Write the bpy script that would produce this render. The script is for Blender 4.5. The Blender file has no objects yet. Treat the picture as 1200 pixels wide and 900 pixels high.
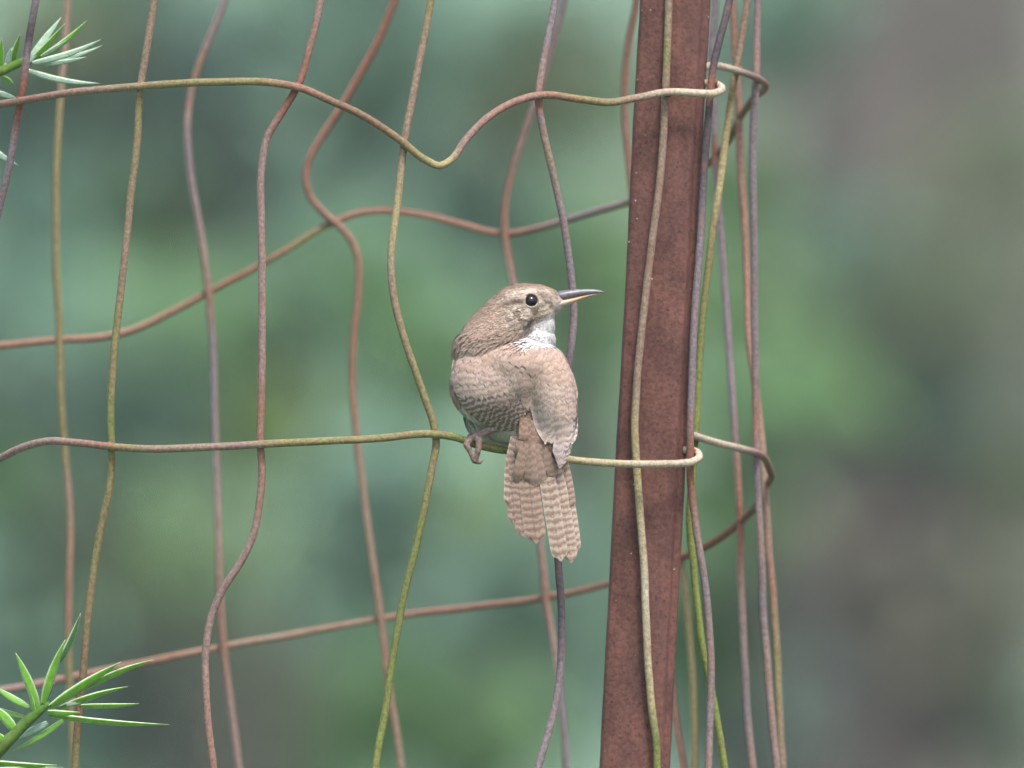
import bpy, bmesh, math, random
from mathutils import Vector, Matrix, noise
from mathutils.bvhtree import BVHTree

rnd = random.Random(7)
scene = bpy.context.scene
C = scene.collection

# ------------------------------------------------------------------ camera, sky, sun, exposure
FOCUS = 6.0                       # metres from lens to the bird
WIDTH = 0.353                     # metres across the frame at that distance
S = WIDTH / 1200.0                # metres per unit of the layout grid (about 0.3 mm)
H = 1.30                          # height of lens and of the frame's centre
cam = bpy.data.cameras.new('camera')
cam_o = bpy.data.objects.new('camera', cam); C.objects.link(cam_o)
cam_o.location = (0, -FOCUS, H); cam_o.rotation_euler = (math.radians(90), 0, 0)
cam.sensor_width = 36.0; cam.lens = 36.0 * FOCUS / WIDTH
cam.clip_start = 0.1; cam.clip_end = 2000
cam.dof.use_dof = True; cam.dof.focus_distance = FOCUS - 0.006
cam.dof.aperture_fstop = cam.lens / 48.0
scene.camera = cam_o

SUN_EL, SUN_AZ = 62.0, 155.0      # degrees; azimuth clockwise from +Y (behind the lens, right)
world = bpy.data.worlds.new('World'); scene.world = world; world.use_nodes = True
nt = world.node_tree
sky = nt.nodes.new('ShaderNodeTexSky'); sky.sky_type = 'NISHITA'; sky.sun_disc = False
sky.sun_elevation = math.radians(SUN_EL); sky.sun_rotation = math.radians(SUN_AZ)
sky.air_density = 1.0; sky.dust_density = 4.0; sky.ozone_density = 1.0
bg = nt.nodes['Background']; bg.inputs['Strength'].default_value = 0.10
nt.links.new(sky.outputs[0], bg.inputs[0])
sun = bpy.data.lights.new('sun', 'SUN'); sun.energy = 1.5; sun.angle = math.radians(14); sun.color = (1, .97, .93)
sun_o = bpy.data.objects.new('sun', sun); C.objects.link(sun_o)
el, az = math.radians(SUN_EL), math.radians(SUN_AZ)
sd = Vector((math.sin(az) * math.cos(el), math.cos(az) * math.cos(el), math.sin(el)))
sun_o.rotation_euler = sd.to_track_quat('Z', 'Y').to_euler()
sun_o.location = (0, 0, 30)
vs = scene.view_settings
vs.view_transform = 'Standard'; vs.look = 'None'; vs.gamma = 1; vs.exposure = 1.76
vs.use_curve_mapping = False
scene.render.resolution_x = 1024; scene.render.resolution_y = 768

# ------------------------------------------------------------------ helpers
def P(px, py, d=0.0):
    """grid point -> metres: px right, py down, d away from the lens behind the bird's plane"""
    k = (FOCUS + d * S) / FOCUS
    return Vector(((px - 600) * S * k, d * S, H - (py - 450) * S * k))

def PM(px, py, Y):
    """grid position seen at Y metres behind the bird"""
    k = (FOCUS + Y) / FOCUS
    return Vector(((px - 600) * S * k, Y, H - (py - 450) * S * k))

def lin(r, g, b):
    f = lambda c: (c / 255) / 12.92 if c / 255 <= .04045 else ((c / 255 + .055) / 1.055) ** 2.4
    return (f(r), f(g), f(b))

ORI = {}
def empty(name, loc):
    o = bpy.data.objects.new(name, None); C.objects.link(o); o.location = loc
    o.empty_display_size = .02; ORI[o] = Vector(loc); return o

def tag(o, label=None, cat=None, group=None, kind=None):
    for k, v in (('label', label), ('category', cat), ('group', group), ('kind', kind)):
        if v: o[k] = v
    return o

def mk(name, verts, faces, mat, parent=None, cols=None, uvs=None, smooth=True):
    """world-space vertices -> one mesh object; parts share the origin of their thing"""
    org = ORI[parent] if parent else Vector((0, 0, 0))
    me = bpy.data.meshes.new(name)
    me.from_pydata([tuple(Vector(v) - org) for v in verts], [], faces)
    if cols:
        a = me.color_attributes.new('Col', 'FLOAT_COLOR', 'POINT')
        flat = []
        for c in cols: flat += [c[0], c[1], c[2], 1.0]
        a.data.foreach_set('color', flat)
    if uvs:
        ul = me.uv_layers.new(name='UVMap')
        for lp in me.loops: ul.data[lp.index].uv = uvs[lp.vertex_index]
    if smooth:
        me.polygons.foreach_set('use_smooth', [True] * len(me.polygons))
    if mat: me.materials.append(mat)
    me.update()
    o = bpy.data.objects.new(name, me); C.objects.link(o)
    if parent: o.parent = parent
    ORI[o] = org
    return o

def lerp(a, b, t): return a + (b - a) * t
def mixc(a, b, t): return tuple(a[i] + (b[i] - a[i]) * t for i in range(3))
def sstep(a, b, x):
    t = max(0, min(1, (x - a) / (b - a))); return t * t * (3 - 2 * t)

# ------------------------------------------------------------------ materials
def new_mat(name, rough=.8, spec=.3):
    m = bpy.data.materials.new(name); m.use_nodes = True
    b = m.node_tree.nodes['Principled BSDF']
    b.inputs['Roughness'].default_value = rough
    b.inputs['Specular IOR Level'].default_value = spec
    return m, m.node_tree, b

def nd(t, kind, **kw):
    n = t.nodes.new(kind)
    for k, v in kw.items():
        if k in n.inputs: n.inputs[k].default_value = v
        else: setattr(n, k, v)
    return n

def noise_tex(t, scale, detail=4, rough=.6, coord='Object', vec=(1, 1, 1)):
    tc = t.nodes.new('ShaderNodeTexCoord'); mp = t.nodes.new('ShaderNodeMapping')
    mp.inputs['Scale'].default_value = vec
    n = t.nodes.new('ShaderNodeTexNoise')
    n.inputs['Scale'].default_value = scale; n.inputs['Detail'].default_value = detail; n.inputs['Roughness'].default_value = rough
    t.links.new(tc.outputs[coord], mp.inputs[0]); t.links.new(mp.outputs[0], n.inputs['Vector'])
    return n

def ramp(t, src, p0, c0, p1, c1):
    r = t.nodes.new('ShaderNodeValToRGB')
    r.color_ramp.elements[0].position = p0; r.color_ramp.elements[0].color = (*c0, 1)
    r.color_ramp.elements[1].position = p1; r.color_ramp.elements[1].color = (*c1, 1)
    t.links.new(src, r.inputs[0]); return r

def mulc(t, a, b, fac=1.0, mode='MULTIPLY'):
    m = t.nodes.new('ShaderNodeMix'); m.data_type = 'RGBA'; m.blend_type = mode
    if isinstance(fac, float): m.inputs[0].default_value = fac
    else: t.links.new(fac, m.inputs[0])
    for s, i in ((a, 6), (b, 7)):
        if isinstance(s, tuple): m.inputs[i].default_value = (*s, 1)
        else: t.links.new(s, m.inputs[i])
    return m.outputs[2]

def bump(t, b, src, strength, dist):
    n = t.nodes.new('ShaderNodeBump'); n.inputs['Strength'].default_value = strength; n.inputs['Distance'].default_value = dist
    t.links.new(src, n.inputs['Height']); t.links.new(n.outputs[0], b.inputs['Normal'])

def attr_mat(name, rough=.85, spec=.25, nscale=None, lo=.75, hi=1.25, bumpd=None, bscale=None):
    m, t, b = new_mat(name, rough, spec)
    a = t.nodes.new('ShaderNodeVertexColor'); a.layer_name = 'Col'
    out = a.outputs[0]
    if nscale:
        n = noise_tex(t, nscale, 5, .65)
        r = ramp(t, n.outputs[0], .3, (lo,) * 3, .7, (hi,) * 3)
        out = mulc(t, out, r.outputs[0])
    t.links.new(out, b.inputs['Base Color'])
    if bumpd:
        n2 = noise_tex(t, bscale or nscale, 4, .6)
        bump(t, b, n2.outputs[0], .6, bumpd)
    return m

# wire: per-point coating colour, flecked with rust and algae
def wire_material():
    m, t, b = new_mat('weathered_wire', .78, .22)
    a = t.nodes.new('ShaderNodeVertexColor'); a.layer_name = 'Col'
    n = noise_tex(t, 900, 5, .7)
    r = ramp(t, n.outputs[0], .36, (.60, .56, .54), .66, (1.22, 1.22, 1.19))
    c1 = mulc(t, a.outputs[0], r.outputs[0])
    n2 = noise_tex(t, 95, 4, .6)
    r2 = ramp(t, n2.outputs[0], .55, (0, 0, 0), .75, (.55,) * 3)
    c2 = mulc(t, c1, (.205, .098, .07), r2.outputs[0], 'MIX')
    n3 = noise_tex(t, 1500, 3, .6)
    r3 = ramp(t, n3.outputs[0], .68, (0, 0, 0), .76, (.7,) * 3)
    c3 = mulc(t, c2, (.06, .045, .035), r3.outputs[0], 'MIX')
    t.links.new(c3, b.inputs['Base Color'])
    bump(t, b, n.outputs[0], .7, .0006)
    return m
M_WIRE = wire_material()

def rust_material():
    m, t, b = new_mat('rusty_steel', .75, .3)
    n = noise_tex(t, 110, 8, .68, vec=(1, 1, .55))
    r = ramp(t, n.outputs[0], .26, (.056, .025, .021), .76, (.160, .069, .053))
    n2 = noise_tex(t, 700, 5, .7)
    r2 = ramp(t, n2.outputs[0], .33, (.58, .54, .54), .6, (1.12, 1.12, 1.12))
    c = mulc(t, r.outputs[0], r2.outputs[0])
    n3 = noise_tex(t, 38, 3, .55, vec=(1, 1, .3))
    r3 = ramp(t, n3.outputs[0], .5, (0, 0, 0), .75, (.5,) * 3)
    c = mulc(t, c, (.105, .055, .050), r3.outputs[0], 'MIX')       # worn greyish mauve coat
    n4 = noise_tex(t, 800, 3, .55)
    r4 = ramp(t, n4.outputs[0], .64, (0, 0, 0), .69, (.8,) * 3)
    c = mulc(t, c, (.022, .012, .01), r4.outputs[0], 'MIX')
    n5 = noise_tex(t, 620, 1, .5)
    r5 = ramp(t, n5.outputs[0], .785, (0, 0, 0), .80, (1,) * 3)
    c = mulc(t, c, (.5, .47, .46), r5.outputs[0], 'MIX')
    t.links.new(c, b.inputs['Base Color'])
    bump(t, b, n2.outputs[0], .5, .0006)
    return m
M_RUST = rust_material()
M_LEAF = attr_mat('shrub_leaves', .6, .3)
def leaf_translucency():
    t = M_LEAF.node_tree; b = t.nodes['Principled BSDF']; out = t.nodes['Material Output']
    tr = t.nodes.new('ShaderNodeBsdfTranslucent'); mx = t.nodes.new('ShaderNodeMixShader'); mx.inputs[0].default_value = .4
    src = b.inputs['Base Color'].links[0].from_socket
    t.links.new(mulc(t, src, (1.25, 1.35, .8)), tr.inputs[0])
    t.links.new(b.outputs[0], mx.inputs[1]); t.links.new(tr.outputs[0], mx.inputs[2]); t.links.new(mx.outputs[0], out.inputs[0])
leaf_translucency()
M_BARK = attr_mat('bark', .9, .2, 14, .6, 1.35, .02, 30)

# ------------------------------------------------------------------ ground
def ground():
    m, t, b = new_mat('meadow_ground', .95, .1)
    n = noise_tex(t, 1.1, 8, .72)
    r = ramp(t, n.outputs[0], .34, (.105, .180, .122), .70, (.138, .225, .155))
    n1 = noise_tex(t, .35, 3, .5)
    tc = t.nodes.new('ShaderNodeTexCoord'); sx = t.nodes.new('ShaderNodeSeparateXYZ'); t.links.new(tc.outputs['Object'], sx.inputs[0])
    ad = nd(t, 'ShaderNodeMath', operation='ADD'); t.links.new(sx.outputs[0], ad.inputs[0]); t.links.new(n1.outputs[0], ad.inputs[1])
    r1 = ramp(t, ad.outputs[0], .70, (0, 0, 0), 1.15, (.92,) * 3)            # bare trodden earth to the right of the cage
    cc = mulc(t, r.outputs[0], (.098, .097, .078), r1.outputs[0], 'MIX')      # worn earth between the grass
    t.links.new(cc, b.inputs['Base Color']); bump(t, b, n.outputs[0], .6, .05)
    N = 120; R_ = 200
    vs_, fs = [], []
    for j in range(N + 1):
        for i in range(N + 1):
            x = (i / N * 2 - 1); y = (j / N * 2 - 1)
            x = math.copysign(abs(x) ** 3, x) * R_; y = math.copysign(abs(y) ** 3, y) * R_
            q = math.hypot(x, y)
            z = .05 * noise.noise(Vector((x * .3, y * .3, 0))) * sstep(1.2, 4, q)
            z += 10.5 * sstep(17, 60, y) + .35 * sstep(17, 30, y) * noise.noise(Vector((x * .45, y * .45, 3)))
            vs_.append((x, y, z))
    for j in range(N):
        for i in range(N):
            a = j * (N + 1) + i; fs.append((a, a + 1, a + N + 2, a + N + 1))
    tag(mk('ground', vs_, fs, m), kind='structure')
ground()

# ------------------------------------------------------------------ background vegetation
def leaf_cloud(centers, n, leaf, cols, seed, flat=.0):
    """centers: (Vector, (rx,ry,rz), weight, colour) -> leaf blades through the volumes"""
    r = random.Random(seed); V, F, K = [], [], []
    tot = sum(c[2] for c in centers)
    for (c, rad, w, col) in centers:
        for i in range(int(.27 * n * w / tot)):
            d = Vector((r.gauss(0, 1), r.gauss(0, 1), r.gauss(0, 1))).normalized() * (r.random() ** .45)
            p = c + Vector((d.x * rad[0], d.y * rad[1], d.z * rad[2])) * (1 + .25 * r.gauss(0, 1))
            ax = Vector((r.gauss(0, 1), r.gauss(0, 1), r.gauss(-.3, .6))).normalized()
            nn = Vector((r.gauss(0, .6), r.gauss(-.5, .6), r.gauss(.6, .5))).normalized()
            sdv = ax.cross(nn)
            if sdv.length < .05: continue
            sdv.normalize(); L = leaf * r.uniform(.6, 1.3); W = L * .27
            b = len(V)
            V += [p - ax * L * .5, p - sdv * W, p + ax * L * .5 - nn * L * .12, p + sdv * W]
            F += [(b, b + 1, b + 2), (b, b + 2, b + 3)]
            k = r.uniform(.7, 1.3); h = r.uniform(-.12, .12)
            cc = (col[0] * k * (1 + h), col[1] * k, col[2] * k * (1 - h))
            K += [cc] * 4
    return V, F, K

def limb_tube(pts, rads, sides=7):
    V, F = [], []
    n = len(pts)
    for i, p in enumerate(pts):
        t_ = (pts[min(i + 1, n - 1)] - pts[max(i - 1, 0)]).normalized()
        u = t_.cross(Vector((.3, 1, .1))).normalized(); v = t_.cross(u)
        for k in range(sides):
            a = 2 * math.pi * k / sides
            V.append(p + (u * math.cos(a) + v * math.sin(a)) * rads[i] * (1 + .12 * math.sin(3 * a + i)))
    for i in range(n - 1):
        for k in range(sides):
            a = i * sides + k; b = i * sides + (k + 1) % sides
            F.append((a, b, b + sides, a + sides))
    return V, F

def shrub(name, label, cat, blobs, Y, n, leaf, seed, trunk_px=None, trunk_r=.016, bark=(.10, .095, .08)):
    """blobs: (px, py, radius_px, colour[, weight])"""
    Y += 4
    tx = trunk_px if trunk_px is not None else sum(b[0] for b in blobs) / len(blobs)
    base = PM(tx, 450, Y); base.z = 0
    root = empty(name, base); tag(root, label, cat, 'blurred shrubs and trees in the background')
    k = (FOCUS + Y) / FOCUS * S
    cen = []
    for b in blobs:
        c = PM(b[0], b[1], Y + random.Random(seed + int(b[0])).uniform(-.4, .4)); rr = b[2] * k
        cen.append((c, (rr, rr * .8, rr * .8), (b[4] if len(b) > 4 else 1) * b[2] ** 2, b[3]))
    V, F, K = leaf_cloud(cen, n, leaf, None, seed)
    top = max(c[0].z for c in cen)
    TV, TF = [], []
    def add(v, f):
        o = len(TV); TV.extend(v); TF.extend([tuple(i + o for i in q) for q in f])
    r = random.Random(seed)
    fork = Vector((base.x, Y, .35 * top))
    add(*limb_tube([base - Vector((0, 0, .1)), base + Vector((.02, 0, .2 * top)), fork], [trunk_r * 1.5, trunk_r * 1.15, trunk_r]))
    for c in cen:
        p = c[0]; mid = lerp(fork, p, .5) + Vector((0, .05, .1))
        add(*limb_tube([fork - Vector((0, 0, .03)), mid, p], [trunk_r * .7, trunk_r * .45, trunk_r * .15], 5))
    mk('trunk', TV, TF, M_BARK, root, [bark] * len(TV))
    mk('crown', V, F, M_LEAF, root, K)
    return root

DK = (.115, .185, .160); TEAL = (.125, .215, .17); PALE = (.20, .30, .25); GRN = (.12, .225, .105)
YEL = (.17, .24, .08); LITE = (.17, .29, .14); BLU = (.21, .26, .28); OLV = (.14, .18, .11)
shrub('background_shrub', 'dark blue-green shrub blurred behind the upper left fence wires', 'shrub',
      [(150, 110, 110, DK), (250, 70, 90, DK), (330, 40, 80, TEAL), (60, 30, 80, OLV), (280, 185, 60, BLU, 1.6), (30, 250, 90, TEAL), (180, 260, 90, GRN),
       (470, 70, 100, TEAL), (420, 180, 90, DK), (150, -20, 90, TEAL), (420, -20, 110, TEAL), (0, 130, 80, TEAL), (330, 230, 80, TEAL)], 15, 6600, .075, 11, 180)
shrub('background_shrub', 'pale teal shrub blurred behind the wires left of the bird', 'shrub',
      [(90, 420, 90, TEAL), (20, 470, 70, DK), (200, 380, 90, LITE), (340, 380, 110, PALE), (260, 480, 90, TEAL), (420, 320, 80, GRN), (500, 420, 90, GRN), (330, 500, 60, YEL), (-10, 370, 90, TEAL), (-10, 540, 80, GRN), (130, 500, 80, TEAL)],
      13, 5900, .07, 12, 300)
shrub('background_shrub', 'mid green shrub blurred at the lower left behind the conifer sprig', 'shrub',
      [(60, 590, 80, DK), (210, 650, 110, LITE), (40, 690, 80, TEAL), (250, 750, 90, DK), (120, 820, 110, TEAL), (340, 810, 90, OLV), (230, 880, 80, DK), (400, 660, 90, TEAL), (-10, 700, 90, TEAL), (370, 890, 90, GRN), (-10, 860, 90, TEAL)],
      14, 6200, .075, 13, 160)
shrub('background_shrub', 'pale green shrub blurred beneath the bird and its tail', 'shrub',
      [(500, 720, 110, PALE), (550, 610, 70, YEL), (440, 580, 80, TEAL), (560, 860, 90, LITE), (460, 830, 90, GRN), (640, 720, 80, TEAL), (640, 830, 80, DK), (590, 700, 80, TEAL), (680, 640, 80, TEAL)],
      12, 5400, .07, 14, 520)
shrub('background_shrub', 'grey-green shrub blurred between the bird and the top of the post', 'shrub',
      [(600, 110, 90, OLV, 1.3), (690, 40, 80, PALE), (690, 130, 80, GRN), (560, 250, 90, TEAL), (700, 300, 100, LITE), (690, 400, 80, LITE), (620, 30, 70, TEAL), (690, 540, 70, OLV)],
      16, 4600, .075, 15, 650)
shrub('background_shrub', 'bright green shrub blurred just right of the rusty post', 'shrub',
      [(850, 230, 80, GRN), (860, 340, 90, LITE), (880, 470, 90, LITE), (950, 465, 65, LITE), (840, 600, 90, LITE), (820, 740, 90, GRN), (880, 60, 80, PALE), (950, 0, 70, PALE), (860, 860, 80, DK)],
      13, 4600, .07, 16, 860)
shrub('background_tree', 'grey-barked tree blurred at the right with thin green foliage', 'tree',
      [(1120, 330, 130, OLV), (1060, 400, 100, GRN), (1180, 180, 90, OLV), (1150, 820, 120, TEAL), (1040, 850, 90, TEAL), (1000, 300, 90, TEAL), (1190, 560, 110, OLV), (1100, 480, 90, TEAL), (1160, 720, 120, (.15, .16, .125), 1.2), (1080, 680, 90, (.16, .155, .135)), (980, 640, 80, (.16, .155, .14)), (1180, 880, 90, OLV)],
      17, 4200, .07, 17, 1010, .10, (.085, .078, .07))

def woodland():
    cen = []
    r = random.Random(3)
    for i in range(170):       # the edge of the wood along the crest of the bank
        a = r.uniform(-1, 1) * 32
        cen.append((Vector((a, r.uniform(62, 70), 10.5 + r.uniform(.3, 4.5))), (2.2, 2, 1.5), 1.4, r.choice([TEAL, OLV, GRN, DK])))
    V, F, K = leaf_cloud(cen, 12000, .7, None, 5)
    o = mk('woodland_edge', V, F, M_LEAF, None, K)
    tag(o, 'wall of woodland foliage along the crest of the grassy bank', 'woodland', kind='stuff')
woodland()
# leaning grey trunks of the wood, at the right
def wood_trunk(label, pts, Y, r0, col):
    q = [PM(x, y, Y) for x, y in pts]
    root = empty('tree_trunk', (q[0].x, Y, 0)); tag(root, label, 'tree', 'bare trunks at the right')
    q = [Vector((q[0].x, Y, -.1))] + q
    V, F = limb_tube(q, [r0 * 1.3] + [r0 * (1 - .08 * i) for i in range(len(q) - 1)], 12)
    mk('trunk', V, F, M_BARK, root, [col] * len(V))
wood_trunk('broad mauve-grey trunk blurred at right, close beside the cage', [(985, 900), (1000, 600), (1010, 300), (1035, 0), (1060, -500), (1100, -1200)], 23, .17, (.092, .084, .076))
wood_trunk('greyish brown trunk blurred near the right edge', [(1190, 900), (1170, 600), (1165, 300), (1150, 0), (1120, -500), (1100, -1200)], 25, .15, (.075, .073, .064))

def haze():
    V = [(x, y, z) for z in (-1.5, 19.5) for y in (-205, 205) for x in (-205, 205)]
    F = [(0, 2, 3, 1), (4, 5, 7, 6), (0, 1, 5, 4), (2, 6, 7, 3), (0, 4, 6, 2), (1, 3, 7, 5)]
    m = bpy.data.materials.new('haze'); m.use_nodes = True; t = m.node_tree
    t.nodes.remove(t.nodes['Principled BSDF'])
    v = t.nodes.new('ShaderNodeVolumePrincipled'); v.inputs['Color'].default_value = (.96, .97, .94, 1)
    v.inputs['Density'].default_value = .0015; v.inputs['Anisotropy'].default_value = .1
    t.links.new(v.outputs[0], t.nodes['Material Output'].inputs['Volume'])
    tag(mk('haze', V, F, m, smooth=False), kind='stuff')
haze()

# ------------------------------------------------------------------ wire cage
CX, CD, CR = 380.0, 471.0, 520.0
def front_d(x):
    v = CD - math.sqrt(max(0, CR ** 2 - (x - CX) ** 2))
    return min(v, 128 + (x - 780) * .05) if 700 < x < 850 else v
def rear_d(x): return CD + math.sqrt(max(0, CR ** 2 - (x - CX) ** 2))

WC = {'o': (.225, .200, .098), 'y': (.360, .315, .170), 'g': (.205, .245, .070), 'b': (.255, .150, .112), 'r': (.235, .105, .075),
      'p': (.215, .180, .195), 'k': (.085, .072, .082), 'n': (.270, .200, .150), 'w': (.46, .40, .31), 'm': (.275, .195, .175), 'G': (.155, .180, .060), 't': (.20, .13, .085)}

def catmull(pts, ids=None):
    out = []
    n = len(pts)
    for i in range(n - 1):
        p0 = pts[max(i - 1, 0)]; p1 = pts[i]; p2 = pts[i + 1]; p3 = pts[min(i + 2, n - 1)]
        L = (p2 - p1).length
        inside = -60 < p1.y < 960 or -60 < p2.y < 960
        st = max(1, int(L / (5 if inside else 90)))
        # centripetal-ish tangents keep bends tight
        def tan(a, b, c):
            la, lb = (b - a).length, (c - b).length
            if la < 1e-6 or lb < 1e-6: return (c - a) * .5
            return ((b - a) / la * lb + (c - b) / lb * la) / (la + lb)
        t1 = tan(p0, p1, p2) * L if i > 0 else (p2 - p1)
        t2 = tan(p1, p2, p3) * L if i < n - 2 else (p2 - p1)
        for k in range(st):
            t = k / st; t2_, t3_ = t * t, t * t * t
            out.append((p1 * (2 * t3_ - 3 * t2_ + 1) + t1 * (t3_ - 2 * t2_ + t) + p2 * (-2 * t3_ + 3 * t2_) + t2 * (t3_ - t2_), i + t))
    out.append((pts[-1], n - 1.0))
    return out

RUNS = {}
def wire(name, pts, colkeys, axis, parent, rad=4.8, seed=0):
    """pts: (x, y, d); colkeys: [(coordinate along axis, letter)]"""
    smp = catmull([Vector(p) for p in pts])
    RUNS.setdefault(name, []).append([p for p, _ in smp if -30 < p.y < 930 and -30 < p.x < 1000])
    fk, mk_, rk = colkeys if isinstance(colkeys, tuple) else (colkeys, colkeys, colkeys)
    fkeys = sorted((k, WC[c]) for k, c in fk); rkeys = sorted((k, WC[c]) for k, c in rk); skeys = sorted((k, WC[c]) for k, c in mk_)
    Wd, colr = [], []
    for p, par in smp:
        keys = rkeys if p.z > 540 else skeys if p.z > 175 else fkeys
        j = Vector((noise.noise(Vector((p.x * .02, p.y * .02, seed))), noise.noise(Vector((p.x * .02, p.y * .02, seed + 9))), 0)) * .7
        Wd.append(P(p.x + j.x, p.y + j.y, p.z))
        q = p[axis] + 14 * noise.noise(Vector((p.x * .03, p.y * .03, seed + 4)))
        if q <= keys[0][0]: c = keys[0][1]
        elif q >= keys[-1][0]: c = keys[-1][1]
        else:
            for a, b in zip(keys, keys[1:]):
                if a[0] <= q <= b[0]:
                    c = mixc(a[1], b[1], (q - a[0]) / (b[0] - a[0] + 1e-6)); break
        colr.append(tuple(.84 * x for x in c))
    V, F, K = [], [], []
    ns = 10; n = len(Wd); u = None
    for i, p in enumerate(Wd):
        t_ = (Wd[min(i + 1, n - 1)] - Wd[max(i - 1, 0)]).normalized()
        if u is None: u = t_.cross(Vector((.2, 1, .3))).normalized()
        u = (u - t_ * u.dot(t_)).normalized(); v = t_.cross(u)
        rr = rad * S * (1 + .05 * noise.noise(Vector((i * .35, seed, 0))))
        for k in range(ns):
            a = 2 * math.pi * k / ns
            V.append(p + (u * math.cos(a) + v * math.sin(a)) * rr); K.append(colr[i])
    for i in range(n - 1):
        for k in range(ns):
            a = i * ns + k; b = i * ns + (k + 1) % ns
            F.append((a, b, b + ns, a + ns))
    F.append(tuple(range(ns))[::-1]); F.append(tuple(range((n - 1) * ns, n * ns)))
    return mk(name, V, F, M_WIRE, parent, K)

cage_base = P(CX, 450, CD); cage_base.z = 0
cage = tag(empty('wire_cage', cage_base), 'bent rusty welded-wire cage with mossy wires, wrapped round in front of and behind the post', 'fence')
YG, YT = 4860, -560                 # ground and top of the cage on the grid

def vert(pts, cols, side, seed, doff=None):
    q = []
    for p in pts:
        if len(p) == 3: q.append(p); continue
        d = (front_d(p[0]) + 4) if side == 'f' else (rear_d(p[0]) - 4)
        q.append((p[0], p[1], d))
    a, b = q[0], q[-1]
    q = [(a[0] + 4, YT, a[2]), (a[0] + 2, -250, a[2])] + q + [(b[0] + 3, b[1] + 300, b[2]), (b[0], 2500, b[2]), (b[0], YG + 40, b[2])]
    wire('vertical_wire', q, cols, 1, cage, 4.55, seed)

vert([(52, -60), (42, 0), (32, 60), (25, 112), (20, 140), (12, 190), (0, 240), (-14, 300), (-20, 400), (-14, 700), (-16, 960)], [(0, 'p'), (40, 'k'), (70, 'p'), (105, 'r'), (140, 'r'), (165, 'p')], 'f', 1)
vert([(187, -60), (180, 0), (172, 60), (165, 100), (160, 170), (150, 260), (145, 310), (138, 370), (132, 430), (130, 500), (131, 527), (128, 570), (118, 620), (108, 680), (101, 740), (97, 790), (92, 840), (88, 900), (86, 960)],
     [(0, 'n'), (90, 'n'), (120, 'o'), (300, 'n'), (380, 'o'), (440, 'o'), (500, 'G'), (560, 'o'), (700, 'o'), (800, 't'), (840, 't'), (880, 'o')], 'f', 2)
vert([(386, -60), (376, 0), (363, 55), (351, 96), (342, 113), (326, 139), (313, 162), (307, 192), (306, 250), (307, 320), (307, 400), (306, 470), (305, 520), (307, 545), (304, 590), (297, 625), (280, 662), (262, 690), (248, 722), (241, 760), (241, 800), (244, 850), (250, 900), (254, 960)],
     [(0, 'm'), (70, 'b'), (120, 'r'), (170, 'm'), (300, 'm'), (420, 'm'), (480, 'b'), (530, 'b'), (640, 'm'), (760, 'm'), (900, 'b')], 'f', 3)
vert([(518, -60), (505, 0), (493, 65), (484, 110), (475, 160), (470, 200), (463, 260), (458, 305), (461, 345), (472, 390), (485, 430), (497, 465), (508, 497), (511, 518), (506, 548), (500, 580), (490, 630), (475, 690), (462, 760), (450, 840), (440, 900), (434, 960)],
     [(0, 'o'), (60, 'n'), (170, 'n'), (250, 'y'), (340, 'n'), (440, 'o'), (520, 'o'), (560, 'o'), (620, 'G'), (760, 'G'), (900, 'g')], 'f', 4)
vert([(664, -60), (651, 0), (642, 45), (634, 88), (631, 112), (633, 132), (640, 170), (652, 220), (662, 270), (669, 320), (672, 360), (670, 400), (664, 440), (652, 490), (646, 535), (648, 600), (654, 655), (658, 720), (657, 780), (652, 820), (642, 860), (632, 895), (618, 960)],
     [(0, 'p'), (60, 'p'), (95, 'm'), (120, 'r'), (140, 'p'), (170, 'n'), (260, 'p'), (400, 'p'), (640, 'k'), (720, 'k'), (790, 'p'), (900, 'p')], 'f', 5)
vert([(785, -60, 142), (783, 20, 141), (780, 100, 138), (778, 150, 138), (770, 240, 137), (762, 300, 137), (754, 370, 137), (747, 440, 136), (744, 500, 135), (746, 545, 135), (750, 600, 135), (754, 650, 136), (757, 720, 136), (760, 780, 137), (764, 830, 138), (769, 870, 138), (770, 900, 138), (772, 960, 138)],
     [(0, 'n'), (60, 'o'), (110, 'n'), (200, 'n'), (330, 'n'), (450, 'n'), (520, 'y'), (560, 'y'), (700, 'w'), (820, 'y'), (870, 'G'), (900, 'g')], 'f', 6)
vert([(866, -60, 180), (855, 0, 172), (845, 40, 160), (836, 80, 154), (832, 110, 150), (829, 150, 150), (824, 220, 150), (819, 300, 150), (814, 370, 150), (811, 440, 150), (809, 520, 150), (809, 560, 152), (815, 610, 155), (824, 670, 160), (831, 730, 165), (833, 800, 170), (832, 850, 170), (830, 900, 170), (828, 960, 170)],
     [(0, 'k'), (70, 'k'), (100, 'r'), (130, 'k'), (190, 'k'), (280, 'p'), (480, 'p'), (530, 'r'), (570, 'r'), (620, 'm'), (690, 'p'), (760, 'm'), (840, 'p'), (900, 'm')], 'f', 7)
vert([(884, -60, 310), (876, 0, 310), (868, 50, 310), (860, 95, 306), (852, 150, 300), (845, 205, 290), (836, 265, 270), (829, 320, 260), (823, 380, 250), (818, 440, 240), (815, 500, 235), (811, 560, 235), (808, 610, 240), (813, 667, 245), (822, 750, 250), (836, 820, 260), (846, 880, 265), (856, 960, 270)],
     [(0, 'n'), (60, 'n'), (110, 'o'), (200, 'y'), (260, 'o'), (400, 'G'), (500, 'g'), (620, 'g'), (760, 'g'), (900, 'g')], 'f', 8)
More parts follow.
